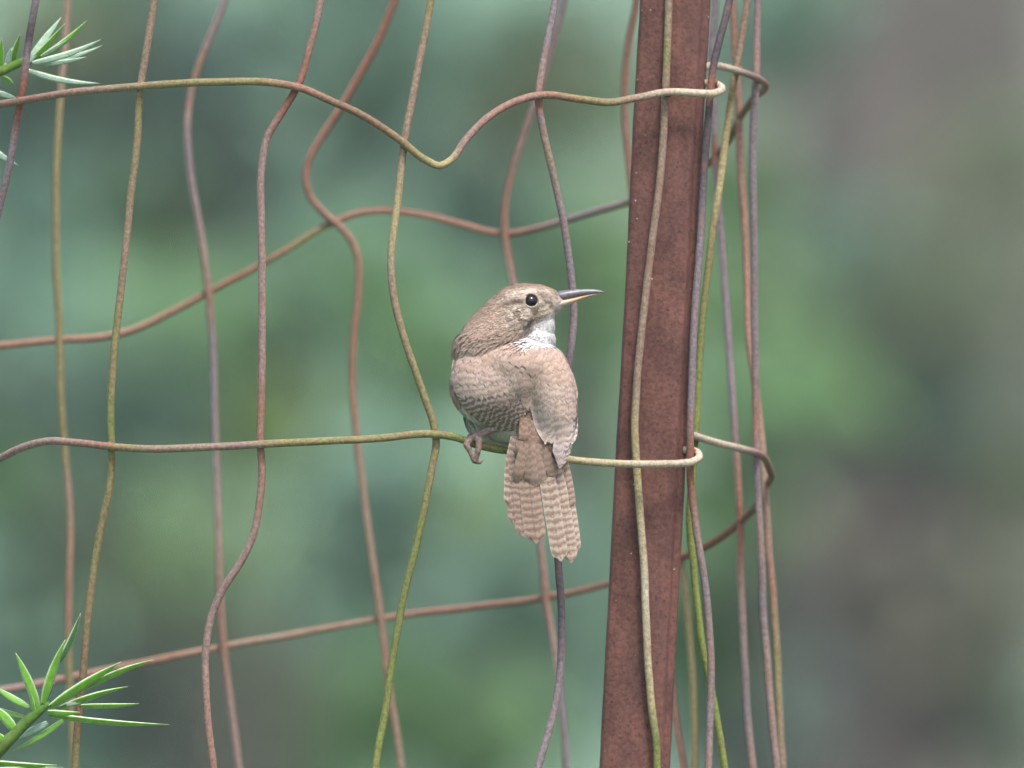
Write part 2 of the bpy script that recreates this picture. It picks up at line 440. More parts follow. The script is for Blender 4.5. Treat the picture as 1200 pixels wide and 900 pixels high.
vert([(843, -60, 708), (838, 0, 708), (834, 60, 708), (836, 120, 709), (838, 183, 710), (843, 250, 706), (848, 317, 695), (855, 417, 670), (858, 460, 655), (862, 515, 645), (867, 604, 634), (868, 667, 634), (872, 767, 630), (878, 867, 628), (882, 900, 626), (888, 960, 626)],
     [(0, 'p'), (150, 'p'), (180, 'r'), (215, 'p'), (480, 'p'), (560, 'b'), (605, 'r'), (650, 'b'), (700, 'm'), (820, 'p'), (880, 'm')], 'r', 9)
vert([(856, -60, 630), (858, 0, 630), (860, 40, 630), (863, 90, 632), (866, 140, 632), (868, 200, 628), (872, 250, 615), (875, 317, 600), (878, 400, 575), (886, 460, 555), (892, 510, 540), (897, 580, 525), (901, 645, 520), (907, 710, 515), (911, 780, 510), (914, 850, 505), (917, 900, 505), (920, 960, 505)],
     [(0, 'b'), (150, 'b'), (300, 'b'), (450, 'b'), (560, 'n'), (680, 'b'), (780, 'o'), (900, 'n')], 'r', 10)
vert([(889, -60, 395), (888, 0, 395), (887, 40, 392), (886, 90, 386), (884, 125, 386), (882, 170, 388), (883, 250, 390), (884, 350, 395), (885, 433, 398), (886, 480, 398), (886, 530, 394), (888, 580, 398), (892, 645, 400), (893, 690, 405), (898, 767, 410), (905, 850, 410), (910, 900, 410), (915, 960, 410)],
     [(0, 'p'), (80, 'm'), (130, 'p'), (400, 'p'), (500, 'b'), (560, 'p'), (640, 'm'), (700, 'p'), (780, 'm'), (900, 'm')], 'f', 11)
vert([(83, -60), (78, 20), (72, 100), (66, 200), (66, 300), (70, 400), (72, 480), (76, 530), (82, 600), (81, 680), (80, 740), (81, 790), (84, 850), (86, 900), (88, 960)],
     [(0, 'n'), (80, 'n'), (150, 'o'), (420, 'o'), (520, 'o'), (560, 'n'), (700, 'b'), (780, 'o')], 'r', 12)
vert([(275, -60), (263, 0), (246, 43), (232, 80), (223, 112), (219, 150), (223, 200), (232, 255), (240, 310), (246, 360), (250, 420), (252, 500), (254, 560), (256, 640), (258, 700), (262, 760), (268, 810), (275, 860), (281, 905), (288, 960)],
     [(0, 'p'), (90, 't'), (130, 'm'), (180, 'p'), (300, 'm'), (350, 'b'), (400, 'p'), (480, 'p'), (620, 'm'), (760, 'b'), (820, 'm')], 'r', 13)
vert([(482, -60), (463, 0), (445, 43), (421, 88), (400, 124), (380, 155), (364, 183), (358, 205), (363, 229), (380, 250), (400, 267), (413, 283), (420, 303), (420, 340), (415, 390), (413, 450), (418, 510), (425, 570), (433, 630), (440, 680), (448, 740), (455, 800), (463, 850), (471, 905), (478, 960)],
     [(0, 'r'), (80, 'r'), (240, 'b'), (340, 'b'), (450, 'b'), (600, 'n'), (800, 'b'), (880, 'n')], 'r', 14)
vert([(674, -60), (661, 0), (648, 52), (632, 105), (615, 155), (600, 202), (592, 240), (592, 275), (597, 310), (604, 345), (615, 420), (625, 520), (630, 600), (635, 650), (641, 710), (648, 750), (655, 800), (661, 860), (664, 900), (668, 960)],
     [(0, 'p'), (150, 'm'), (220, 'b'), (290, 'b'), (340, 'm'), (640, 'm'), (700, 'b'), (760, 'm'), (820, 'p')], 'r', 15)
vert([(752, -60), (746, 0), (738, 45), (733, 92), (733, 140), (737, 190), (742, 240), (757, 380), (775, 520), (790, 620), (800, 670), (808, 750), (812, 805), (813, 860), (813, 900), (813, 960)],
     [(0, 'b'), (200, 'b'), (500, 'o'), (700, 'o'), (780, 'o'), (900, 'o')], 'r', 16)
vert([(775, -60), (778, 200), (780, 500), (782, 700), (787, 800), (792, 845), (801, 900), (808, 960)], [(0, 'b'), (900, 'b')], 'r', 17)

def horiz(parts, cols, seed): wire('horizontal_wire', parts, cols, 0, cage, 4.55, seed)
def HF(pts):
    return [p if len(p) == 3 else (p[0], p[1], front_d(p[0]) - 4) for p in pts]
def HR(pts):
    return [p if len(p) == 3 else (p[0], p[1], rear_d(p[0]) + 4) for p in pts]
rear1 = HR([(822, 80, 182), (832, 77, 205), (850, 79, 255), (870, 85, 298), (888, 92, 376), (897, 100, 460), (894, 107, 520), (886, 113, 565), (876, 126, 610), (866, 140, 641), (855, 163, 680), (838, 183, 719), (800, 210), (737, 237), (700, 247), (650, 262), (620, 270), (592, 274), (570, 271), (540, 263), (490, 251), (450, 247), (420, 250), (385, 263), (340, 290), (300, 313), (245, 342), (200, 366), (150, 388), (125, 394), (70, 398), (0, 405), (-60, 412)])
front1 = HF([(-60, 133), (0, 122), (25, 118), (80, 109), (165, 101), (230, 97), (325, 98), (352, 103), (385, 117), (430, 138), (468, 164), (500, 188), (515, 194), (529, 187), (545, 165), (570, 139), (600, 121), (632, 112), (680, 116), (712, 120), (745, 115), (785, 108), (822, 109), (838, 109, 136), (846, 105, 146), (843, 100, 158), (834, 97, 163), (826, 97, 160)])
rear2 = HR([(800, 506, 176), (811, 510, 200), (840, 519, 262), (870, 526, 330), (888, 531, 386), (896, 537, 425), (901, 548, 460), (904, 557, 490), (899, 569, 540), (886, 593, 590), (867, 612, 643), (850, 626, 690), (822, 643, 738), (804, 651, 765), (760, 668), (715, 683), (680, 692), (640, 700), (600, 706), (540, 713), (480, 720), (430, 728), (370, 739), (300, 751), (240, 762), (180, 774), (100, 790), (40, 802), (0, 809), (-60, 822)])
front2 = HF([(-60, 566), (0, 537), (30, 523), (57, 517), (90, 519), (135, 524), (190, 526), (250, 524), (300, 521), (380, 517), (450, 513), (510, 509), (535, 513), (555, 520), (575, 525), (600, 529), (640, 534), (670, 539), (700, 542), (755, 544), (795, 543), (812, 541, 138), (820, 536, 148), (817, 530, 158), (808, 527, 163), (800, 527, 160)])
def link(y0, y1):
    return [(-110, lerp(y0, y1, .25), 620), (-138, lerp(y0, y1, .5), 471), (-112, lerp(y0, y1, .75), 310)]
def ring(y0, first, last):      # rows beyond the frame: rear half falling to the left, then front half
    q = [(832, y0, 205), (880, y0 + 12, 340), (898, y0 + 30, 471), (860, y0 + 80, 665)]
    if first: q += [(x, y0 + 90 + (800 - x) * .29, rear_d(x) + 4) for x in range(760, -60, -90)] + link(y0 + 335, y0 + 440)
    q += [(x, y0 + 445 - (x + 40) * .03, front_d(x) - 4) for x in range(-40, 780, 90)] + [(830, y0 + 420, 136), (842, y0 + 415, 150)]
    return q
up = [(832, -333, 205), (880, -320, 340), (898, -305, 471), (860, -260, 665)] + [(x, -250 + (800 - x) * .29, rear_d(x) + 4) for x in range(760, -60, -90)] + link(0, 100)
horiz(up + front1, [(-10, 'm'), (30, 'b'), (110, 'n'), (190, 'o'), (300, 'o'), (345, 'b'), (380, 't'), (440, 't'), (490, 'o'), (520, 'y'), (545, 'm'), (640, 'b'), (690, 'o'), (740, 'n'), (790, 'w'), (846, 'w')], 21)
horiz(rear1 + link(412, 566) + front2[:], ([(0, 'm'), (60, 'm'), (125, 'b'), (140, 'o'), (180, 'n'), (240, 'n'), (290, 'm'), (330, 'o'), (500, 'o'), (545, 'G'), (590, 'G'), (640, 'y'), (800, 'w')],
       [(800, 'w'), (850, 'w'), (880, 'm'), (896, 'b')], [(0, 'b'), (100, 'b'), (240, 't'), (310, 't'), (360, 'o'), (420, 'b'), (600, 'b'), (690, 'p'), (740, 'm'), (800, 'b'), (900, 't')]), 22)
low = [(x, 950 - (x + 40) * .03, front_d(x) - 4) for x in range(-40, 780, 90)] + [(830, 925, 136), (842, 920, 150)]
horiz(rear2 + link(822, 945) + low, ([(0, 'b'), (900, 'n')], [(800, 'w'), (850, 'w'), (880, 'm'), (896, 'b'), (903, 't')], [(0, 'm'), (100, 'b'), (200, 'b'), (300, 'n'), (420, 'n'), (500, 'b'), (700, 'b'), (800, 'r'), (870, 'r'), (900, 't')]), 23)
for k in range(9):
    horiz(ring(915 + 410 * k, True, True), [(0, 'b'), (400, 'n'), (900, 'b')], 30 + k)
horiz(ring(-745, True, True), [(0, 'b'), (400, 'n'), (900, 'b')], 40)

def welds():
    r = random.Random(9)
    for h in RUNS['horizontal_wire']:
        for v in RUNS['vertical_wire']:
            best, bp = 15.0, None
            for p in h:
                for q in v:
                    if abs(p.x - q.x) < 8 and abs(p.y - q.y) < 8:
                        dd = (p - q).length
                        if dd < best: best, bp = dd, (p + q) / 2
            if bp is None: continue
            bm = bmesh.new()
            bmesh.ops.create_icosphere(bm, subdivisions=2, radius=1)
            V = []
            for w in bm.verts:
                k = 1 + .25 * noise.noise(w.co * 1.7 + bp * .1)
                V.append(P(bp.x + w.co.x * 5.6 * k, bp.y + w.co.y * 5.4 * k, bp.z + w.co.z * 6.2 * k))
            F = [tuple(x.index for x in f.verts) for f in bm.faces]; bm.free()
            c = tuple(x * r.uniform(.55, .85) for x in WC['r'])
            mk('weld', V, F, M_WIRE, cage, [c] * len(V))
welds()

# ------------------------------------------------------------------ steel post
def post():
    base = P(500, YG, 170); base.z = 0
    root = tag(empty('metal_post', base), 'rusty reddish-brown steel post standing upright inside the wire cage', 'post')
    # section of a folded channel, u across, v back; outer line then inner line
    outer = [(-40, 64), (-42, 10), (-41, 3), (-37, 0), (26, 0), (29.5, 1.2), (31.5, 4), (33, 9), (35, 10.5), (39, 12), (41.5, 15), (42, 20), (40, 60)]
    inner = [(u * .80 - (2 if u > 30 else 0), v if i in (0, 12) else v + 7) for i, (u, v) in enumerate(outer)]
    sec = outer + inner[::-1]
    rows = []
    ys = [YG + 100, 3000, 1600] + list(range(1000, -101, -20)) + [-250, -420]
    V, F = [], []
    n = len(sec)
    for y in ys:
        cx = 791.5 - y * .0535 + (1.2 * noise.noise(Vector((0, y * .004, 2))))
        w = .985
        for i, (u, v) in enumerate(sec):
            j = .55 * noise.noise(Vector((i * 7.1, y * .03, 0)))
            V.append(P(cx + u * w + j, y, 147 + v + .4 * noise.noise(Vector((u * .1, y * .02, 5)))))
    for r_ in range(len(ys) - 1):
        for i in range(n):
            a = r_ * n + i; b = r_ * n + (i + 1) % n
            F.append((a, b, b + n, a + n))
    m_ = len(outer)
    t0 = (len(ys) - 1) * n
    for i in range(m_ - 1):
        F.append((t0 + i, t0 + i + 1, t0 + n - 2 - i, t0 + n - 1 - i))
    o = mk('channel', V, F, M_RUST, root)
    return root
post()

# ------------------------------------------------------------------ conifer reaching in from the left
def needle_material():
    m, t, b = new_mat('needle_green', .42, .4)
    uv = t.nodes.new('ShaderNodeUVMap'); sep = t.nodes.new('ShaderNodeSeparateXYZ')
    t.links.new(uv.outputs[0], sep.inputs[0])
    a = t.nodes.new('ShaderNodeVertexColor'); a.layer_name = 'Col'
    ab = nd(t, 'ShaderNodeMath', operation='ABSOLUTE'); t.links.new(sep.outputs[0], ab.inputs[0])
    r = ramp(t, ab.outputs[0], .58, (0, 0, 0), .92, (.85,) * 3)
    c = mulc(t, a.outputs[0], (.45, .55, .36), r.outputs[0], 'MIX')
    r2 = ramp(t, sep.outputs[1], .94, (0, 0, 0), 1.0, (.8,) * 3)
    c = mulc(t, c, (.55, .50, .36), r2.outputs[0], 'MIX')
    n = noise_tex(t, 500, 3, .6)
    r3 = ramp(t, n.outputs[0], .3, (.8,) * 3, .7, (1.15,) * 3)
    c = mulc(t, c, r3.outputs[0])
    t.links.new(c, b.inputs['Base Color'])
    b.inputs['Subsurface Weight'].default_value = 0
    return m
M_NEEDLE = needle_material()
NG = (.095, .25, .020); ND = (.022, .080, .018); NP = (.33, .46, .36); NL = (.13, .29, .035)

def needle(a, b, w, col, parent, bend=0.0, face=0.0):
    """flat keeled blade from a to b (grid points)"""
    A, B = Vector(a), Vector(b); n = 9
    d = (B - A); side = Vector((-d.y, d.x, 0)).normalized()
    deep = Vector((0, 0, 1))
    sv = side * math.cos(face) + deep * math.sin(face)
    dv = deep * math.cos(face) - side * math.sin(face)
    V, F, K, U = [], [], [], []
    for i in range(n + 1):
        t = i / n
        c = A + d * t + side * bend * math.sin(math.pi * t * .9) * d.length * .1
        hw = w * .5 * (min(1, .55 + 2.4 * t) * (1 - max(0, (t - .45) / .55) ** 1.6) + .04)
        th = w * .13 * (1 - t * .6)
        for (q, e, uu) in ((-1, 0, -1), (-.45, -1, -.45), (0, -.55, 0), (.45, -1, .45), (1, 0, 1), (0, 1, 0)):
            p = c + sv * hw * q + dv * th * e
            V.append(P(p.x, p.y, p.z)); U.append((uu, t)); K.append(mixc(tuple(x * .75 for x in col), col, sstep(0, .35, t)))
    m = 6
    for i in range(n):
        for k in range(m):
            x = i * m + k; y = i * m + (k + 1) % m
            F.append((x, y, y + m, x + m))
    F.append(tuple(range(n * m, n * m + m)))
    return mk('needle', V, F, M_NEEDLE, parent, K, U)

def stem_tube(pts, rads, col0, col1, name, parent, mat):
    smp = catmull([Vector(p) for p in pts]); V, F, K = [], [], []
    npt = len(pts); ns = 9; n = len(smp)
    pos = [P(*p) for p, _ in smp]
    for i, (p, par) in enumerate(smp):
        t_ = (pos[min(i + 1, n - 1)] - pos[max(i - 1, 0)]).normalized()
        u = t_.cross(Vector((.3, 1, .1))).normalized(); v = t_.cross(u)
        k0 = int(min(par, npt - 1.001)); rr = lerp(rads[k0], rads[k0 + 1], par - k0) * S
        for k in range(ns):
            a = 2 * math.pi * k / ns
            V.append(pos[i] + (u * math.cos(a) + v * math.sin(a)) * rr * (1 + .1 * noise.noise(Vector((i * .4, k, 0)))))
            K.append(mixc(col0, col1, par / (npt - 1)))
    for i in range(n - 1):
        for k in range(ns):
            a = i * ns + k; b = i * ns + (k + 1) % ns
            F.append((a, b, b + ns, a + ns))
    F.append(tuple(range((n - 1) * ns, n * ns)))
    return mk(name, V, F, mat, parent, K)

def conifer():
    base = P(-110, YG, 330); base.z = 0
    root = tag(empty('young_conifer', base), 'young conifer with bright green pointed needles reaching in at the left edge', 'conifer')
    MB = attr_mat('conifer_bark', .85, .2, 300, .7, 1.3, .0006, 600)
    stem_tube([(-110, YG + 40, 330), (-112, 2600, 330), (-105, 1500, 330), (-118, 900, 330), (-112, 400, 330), (-116, 0, 330), (-110, -300, 330)],
              [30, 26, 22, 20, 17, 14, 6], (.12, .08, .05), (.11, .12, .05), 'trunk', root, MB)
    # upper branch, behind the leftmost wire
    D = 122
    br = stem_tube([(-116, 150, 326), (-80, 118, 230), (-35, 98, D + 20), (0, 84, D), (22, 74, D), (34, 69, D)], [9, 8, 6.5, 6, 5, 2.5], (.10, .08, .04), (.09, .20, .03), 'branch', root, MB)
    up = [((32, 74), (72, 20), 9, NP, 0, .1), ((30, 77), (76, 27), 8, NG, .3, .4), ((42, 71), (101, 23), 7, NG, .5, .3), ((38, 74), (118, 45), 7.5, NP, .5, .2),
          ((40, 74), (119, 52), 6.5, NP, .6, .2), ((44, 75), (101, 66), 6, NP, .4, .3), ((48, 66), (79, 46), 5, NP, .2, .6), ((28, 81), (117, 96), 7, NP, .6, .2),
          ((14, 78), (24, 40), 8, NG, -.2, .3), ((6, 80), (19, 50), 8, NP, .2, .1), ((8, 78), (13, 56), 7, NP, 0, .1), ((0, 84), (2, 44), 8, NG, 0, .4), ((2, 90), (16, 99), 6, NG, -.5, .3),
          ((-4, 108), (20, 115), 7, NP, .2, .2), ((-20, 165), (22, 193), 8, NP, .5, .3), ((-20, 92), (-45, 50), 8, NG, 0, .3), ((-25, 96), (-30, 150), 8, NG, 0, .3), ((-50, 105), (-75, 60), 8, NG, 0, .2), ((-50, 108), (-52, 165), 8, NP, 0, .2)]
    for i, (a, b, w, c, bd, fc) in enumerate(up):
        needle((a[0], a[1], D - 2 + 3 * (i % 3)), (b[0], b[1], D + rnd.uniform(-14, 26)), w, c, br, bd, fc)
    D2 = 8
    br = stem_tube([(-118, 960, 326), (-80, 945, 180), (-35, 912, 40), (0, 878, D2), (26, 851, D2), (46, 833, D2), (58, 824, D2)], [10, 9, 8.5, 8, 7, 6, 3], (.09, .10, .03), (.05, .13, .02), 'branch', root, MB)
    dn = [((45, 830), (18, 765), 11, NG, .15, .3, -12), ((50, 824), (77, 750), 11, NG, -.25, .35, -10), ((70, 776), (94, 718), 8, ND, .35, .3, 10), ((60, 827), (142, 776), 11, NG, -.1, .35, -14),
          ((96, 808), (180, 774), 8, NG, -.3, .4, -12), ((58, 828), (118, 788), 7, ND, 0, .4, 0), ((70, 829), (150, 805), 8, NG, -.2, .5, 24), ((78, 826), (126, 812), 7, NP, 0, .2, 26),
          ((95, 827), (163, 824), 7, NL, .25, .5, 24), ((58, 838), (198, 848), 8, NL, .25, .55, 22), ((56, 834), (94, 834), 7, NL, .5, .3, -12),
          ((74, 844), (14, 880), 8, NL, -.3, .5, 18), ((56, 847), (20, 866), 9, NP, .1, .2, 22), ((34, 829), (-8, 803), 9, NG, -.3, .3, 0), ((30, 841), (-14, 825), 7, NG, -.4, .4, 10), ((18, 856), (-10, 826), 12, NG, .3, .3, -8),
          ((-10, 893), (67, 896), 8, NL, .3, .6, 0), ((-10, 902), (74, 899), 7, NL, .1, .6, 6), ((6, 870), (-4, 858), 8, NG, 0, .3, -8), ((40, 835), (36, 812), 5, NL, 0, .3, -14), ((48, 830), (64, 800), 7, ND, 0, .3, 14),
          ((-30, 905), (-60, 860), 9, NG, 0, .3, 0), ((-20, 905), (-30, 960), 9, NG, 0, .3, 0)]
    for (a, b, w, c, bd, fc, dd) in dn:
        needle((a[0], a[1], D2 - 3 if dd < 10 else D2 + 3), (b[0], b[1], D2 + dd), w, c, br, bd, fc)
conifer()

# ------------------------------------------------------------------ the bird
foot = P(560, 516, front_d(560) - 4)
bird = tag(empty('perched_bird', foot), 'small brown barred bird perched on the wire, back turned, head in profile to the right', 'bird')

# plumage colours (albedo)
BACK = (0.316, 0.229, 0.183); CROWN = (0.213, 0.155, 0.116); CHEEK = (0.189, 0.153, 0.122); PALEB = (0.371, 0.327, 0.273); THROAT = (0.470, 0.466, 0.458)
RUMP = (0.195, 0.122, 0.089); BELLY = (.42, .385, .335); WINGB = (0.343, 0.259, 0.217); DARKB = (.085, .055, .042); LEGC = (.215, .150, .135)
def plume(x, y, d):
    """base colour of the body at a grid point"""
    nz = lambda s, o=0: noise.noise(Vector((x * s, y * s, d * s + o)))
    if y > 472 and x < 606 or y > 480 and d > -12 or (y > 470 and d > 5): base = BELLY
    elif y > 455: base = mixc(BACK, RUMP, sstep(455, 495, y))
    elif y > 405: base = BACK
    else: base = mixc(CROWN, BACK, sstep(360, 396, y + (600 - x) * .2))
    if y < 413:
        # throat and chin: below a line from gape to the side of the neck
        ln = 364 + (648 - x) * .80
        th = sstep(ln - 5, ln + 12, y + 5 * nz(.12)) * sstep(596, 622, x + 6 * nz(.1, 3)) * (1 - sstep(404, 412, y + (640 - x) * .12 + 4 * nz(.2, 6)) * (1 - sstep(5, 20, d)))
        face = sstep(575, 605, x) * sstep(340, 350, y) * (1 - sstep(378, 394, y + (600 - x) * .15))
        base = mixc(base, mixc((.115, .088, .070), PALEB, max(0, min(1, .55 + 1.2 * noise.noise(Vector((x * .11, y * .3, d * .2 + 1)))))), face * .75)
        base = mixc(base, THROAT, th)
        # pale eyebrow, dark line behind the eye, dark moustache mark
        eb = math.exp(-((y - (341 + (622 - x) * .16 * (1 if x < 622 else -.4))) / 3.2) ** 2) * sstep(588, 606, x) * (1 - sstep(640, 650, x))
        base = mixc(base, (.40, .355, .30), eb * .75)
        el_ = math.exp(-((y - (354 + (612 - x) * .10)) / 3.2) ** 2) * sstep(583, 596, x) * (1 - sstep(612, 616, x))
        base = mixc(base, (.06, .042, .032), el_ * .85)
        lore = math.exp(-(((x - 637) / 5) ** 2 + ((y - 345) / 3) ** 2))
        base = mixc(base, DARKB, lore * .7)
        mst = math.exp(-(((x - 623 + (y - 376) * .3) / 4.2) ** 2 + ((y - 376) / 8) ** 2))
        base = mixc(base, (.03, .022, .02), mst * .95)
        ear = math.exp(-(((x - 604) / 14) ** 2 + ((y - 368) / 10) ** 2)) * sstep(-.05, .25, nz(.25, 8))
        base = mixc(base, (.13, .095, .07), ear * .9)
        mal = math.exp(-((y - (366 + (640 - x) * .3)) / 2.5) ** 2) * sstep(622, 630, x) * (1 - sstep(648, 655, x))
        base = mixc(base, (.45, .37, .27), mal * .5)
    th_ = math.exp(-(((x - 584) / 14) ** 2 + ((y - 500) / 12) ** 2))
    base = mixc(base, (.20, .15, .12), th_ * .8)
    k = 1 + .16 * nz(.3, 5) + .10 * nz(.09, 2)
    return tuple(c * k for c in base)

def ellipsoid(bm, c, r, rot=0.0):
    m = Matrix.Translation(Vector(c)) @ Matrix.Rotation(rot, 4, 'Z') @ Matrix.Diagonal((r[0], r[1], r[2], 1))
    bmesh.ops.create_icosphere(bm, subdivisions=4, radius=1, matrix=m)
def rod(bm, a, b, r0, r1):
    a, b = Vector(a), Vector(b); L = (b - a).length
    m = Matrix.Translation((a + b) / 2) @ (b - a).to_track_quat('Z', 'Y').to_matrix().to_4x4()
    bmesh.ops.create_cone(bm, cap_ends=True, segments=12, radius1=r0, radius2=r1, depth=L, matrix=m)
    bmesh.ops.create_icosphere(bm, subdivisions=2, radius=r1, matrix=Matrix.Translation(b))
    bmesh.ops.create_icosphere(bm, subdivisions=2, radius=r0, matrix=Matrix.Translation(a))

WD = front_d(560) - 4            # depth of the perch wire under the bird
LEGS = []                        # leg polylines, for colouring
def remesh(bm, voxel, iters):
    me = bpy.data.meshes.new('tmp'); bm.to_mesh(me); bm.free()
    o = bpy.data.objects.new('tmp', me); C.objects.link(o)
    rm = o.modifiers.new('r', 'REMESH'); rm.mode = 'VOXEL'; rm.voxel_size = voxel; rm.use_smooth_shade = True
    sm = o.modifiers.new('s', 'SMOOTH'); sm.factor = .5; sm.iterations = iters
    ev = o.evaluated_get(bpy.context.evaluated_depsgraph_get()); m2 = bpy.data.meshes.new_from_object(ev)
    bpy.data.objects.remove(o)
    return m2
def bird_body():
    bm = bmesh.new()
    ellipsoid(bm, (604, 456, 10), (65, 67, 53), 0)
    ellipsoid(bm, (574, 451, -18), (47, 47, 38), .62)          # folded left wing
    ellipsoid(bm, (649, 468, -20), (26, 64, 38), -.12)         # folded right wing
    ellipsoid(bm, (602, 428, -3), (64, 38, 54), .1)            # mantle
    ellipsoid(bm, (604, 444, -8), (44, 32, 46), 0)
    ellipsoid(bm, (624, 497, -14), (24, 46, 26), -.06)         # rump
    ellipsoid(bm, (582, 484, 22), (38, 39, 40), .2)            # flank and belly
    ellipsoid(bm, (618, 500, 18), (40, 35, 30), 0)
    torso = remesh(bm, 2.4, 26)
    bm = bmesh.new(); bm.from_mesh(torso)
    ellipsoid(bm, (580, 396, -2), (58, 37, 47), -.86)          # hood of the nape
    ellipsoid(bm, (597, 377, 0), (42, 35, 40), -.52)
    ellipsoid(bm, (603, 361, 0), (38, 26, 33), -.45)
    ellipsoid(bm, (618, 363, 0), (33, 31, 30), 0)              # head
    ellipsoid(bm, (640, 352, 0), (22, 15.5, 15), .30)
    ellipsoid(bm, (632, 352, 0), (24, 18.5, 22), .25)
    ellipsoid(bm, (628, 384, 2), (22, 32, 26), .15)            # throat
    ellipsoid(bm, (628, 398, 6), (23, 24, 34), 0)
    ellipsoid(bm, (584, 498, 0), (17, 12, 14), .5)             # feathered thigh
    ellipsoid(bm, (640, 505, 14), (17, 16, 14), -.5)
    W = WD
    for sgn, x0 in ((1, 0), (-1, 72)):
        f = lambda x, y, d: (x + x0, y + x0 * .14, d) if sgn > 0 else (x + x0, y + x0 * .155, d)
        segs = [(f(584, 499, W - 1), f(552, 513.5, W - 6), 4.4, 3.5),                                                     # tarsus
                (f(552, 513.5, W - 6), f(546, 521, W - 9.5), 3.5, 3.4), (f(546, 521, W - 9.5), f(551, 529, W - 9), 3.4, 3.0), (f(551, 529, W - 9), f(556, 540, W - 7), 3.0, 3.3), (f(556, 540, W - 7), f(562, 543, W - 6), 3.2, 1.8), (f(562, 543, W - 6), f(567, 538, W - 5), 1.8, .9),
                (f(556, 512, W - 6), f(561.5, 515, W - 9.5), 3.4, 3.7), (f(561.5, 515, W - 9.5), f(560.5, 528, W - 10), 3.7, 3.3), (f(560.5, 528, W - 10), f(557.5, 539, W - 8), 3.3, 2.6),
                (f(553, 513, W - 5), f(551, 511, W + 3), 3.4, 3.2), (f(551, 511, W + 3), f(549, 517, W + 10), 3.2, 2.9), (f(549, 517, W + 10), f(551, 526, W + 9), 2.9, 2.0),
                (f(557, 513, W - 4), f(560, 512, W + 3), 3.4, 3.2), (f(560, 512, W + 3), f(561, 519, W + 10.5), 3.2, 2.9), (f(561, 519, W + 10.5), f(561, 528, W + 9), 2.9, 2.0)]
        segs = [(a, b, r0 * 1.15, r1 * 1.15) for a, b, r0, r1 in segs]
        for a, b, r0, r1 in segs:
            rod(bm, a, b, r0, r1); LEGS.append((Vector(a), Vector(b), max(r0, r1)))
    m2 = remesh(bm, 1.25, 7)
    return [v.co.copy() for v in m2.vertices], [tuple(p.vertices) for p in m2.polygons], [p.normal.copy() for p in m2.polygons]

GV, GF, GN = bird_body()
bvh = BVHTree.FromPolygons(GV, GF)
def leg_near(p):
    best = 9e9
    if p.y < 497: return best
    for a, b, r in LEGS:
        ab = b - a; t = max(0, min(1, (p - a).dot(ab) / ab.length_squared))
        best = min(best, (p - (a + ab * t)).length - r)
    return best
BK, isleg = [], []
for v in GV:
    c = plume(v.x, v.y, v.z)
    l = leg_near(v) < 1.0 and not (v.x > 576 and v.y < 505 and v.x < 620)
    isleg.append(l)
    if l:
        k = .9 + .55 * noise.noise(v * .35) * (1 if v.y < 536 else .3) - (.35 if v.y > 541 else 0); c = tuple(q * k for q in LEGC)
    BK.append(c)
M_PLUME = attr_mat('plumage', .9, .12, 1500, .8, 1.2, .0005, 1800)
mk('body', [P(*v) for v in GV], GF, M_PLUME, bird, BK)

def surf(x, y, off, dmax=60):
    """point on the camera-side of the body, lifted by off"""
    hit = bvh.ray_cast(Vector((x, y, -400)), Vector((0, 0, 1)))
    if hit[0] is not None and hit[1].z < -.25 :
        return hit[0] + hit[1] * off
    near = bvh.find_nearest(Vector((x, y, -18 if hit[0] is None else hit[0].z)))
    n_ = near[1]
    p = Vector((x, y, near[0].z)) if hit[0] is None else near[0]
    return p + Vector((0, 0, -off)) * .6

def feather_material(name, dark, pale, period, amp, edge=.0, sharp=(.35, .65), shaft=.2):
    m, t, b = new_mat(name, .82, .18)
    uv = t.nodes.new('ShaderNodeUVMap'); sep = t.nodes.new('ShaderNodeSeparateXYZ'); t.links.new(uv.outputs[0], sep.inputs[0])
    a = t.nodes.new('ShaderNodeVertexColor'); a.layer_name = 'Col'
    ab = nd(t, 'ShaderNodeMath', operation='ABSOLUTE'); t.links.new(sep.outputs[0], ab.inputs[0])
    nz = noise_tex(t, 700, 3, .6)
    def mth(op, x, y):
        q = nd(t, 'ShaderNodeMath', operation=op)
        for i, s in enumerate((x, y)):
            if isinstance(s, (int, float)): q.inputs[i].default_value = s
            else: t.links.new(s, q.inputs[i])
        return q.outputs[0]
    ph = mth('MULTIPLY', sep.outputs[1], 2 * math.pi / period)
    ph = mth('ADD', ph, mth('MULTIPLY', ab.outputs[0], 1.4))
    ph = mth('ADD', ph, mth('MULTIPLY', nz.outputs[0], 6.5))
    sn = nd(t, 'ShaderNodeMath', operation='SINE'); t.links.new(ph, sn.inputs[0])
    v = mth('ADD', mth('MULTIPLY', sn.outputs[0], .5), .5)
    r = ramp(t, v, sharp[0], (0, 0, 0), sharp[1], (amp,) * 3)
    c = mulc(t, a.outputs[0], dark, r.outputs[0], 'MIX')
    r1 = ramp(t, v, .05, (amp * .8,) * 3, .3, (0, 0, 0))
    c = mulc(t, c, pale, r1.outputs[0], 'MIX')
    if edge:
        r2 = ramp(t, ab.outputs[0], .72, (0, 0, 0), 1.0, (edge,) * 3)
        c = mulc(t, c, pale, r2.outputs[0], 'MIX')
    if shaft:
        r3 = ramp(t, ab.outputs[0], .03, (shaft,) * 3, .12, (0, 0, 0))
        c = mulc(t, c, dark, r3.outputs[0], 'MIX')
    n2 = noise_tex(t, 1400, 4, .6)
    r4 = ramp(t, n2.outputs[0], .3, (.8,) * 3, .7, (1.15,) * 3)
    c = mulc(t, c, r4.outputs[0])
    t.links.new(c, b.inputs['Base Color'])
    bump(t, b, n2.outputs[0], .15, .0003)
    return m
M_COVERT = feather_material('covert_feather', (.130, .090, .073), (.44, .37, .325), 6.8, .40, .25, (.55, .95))
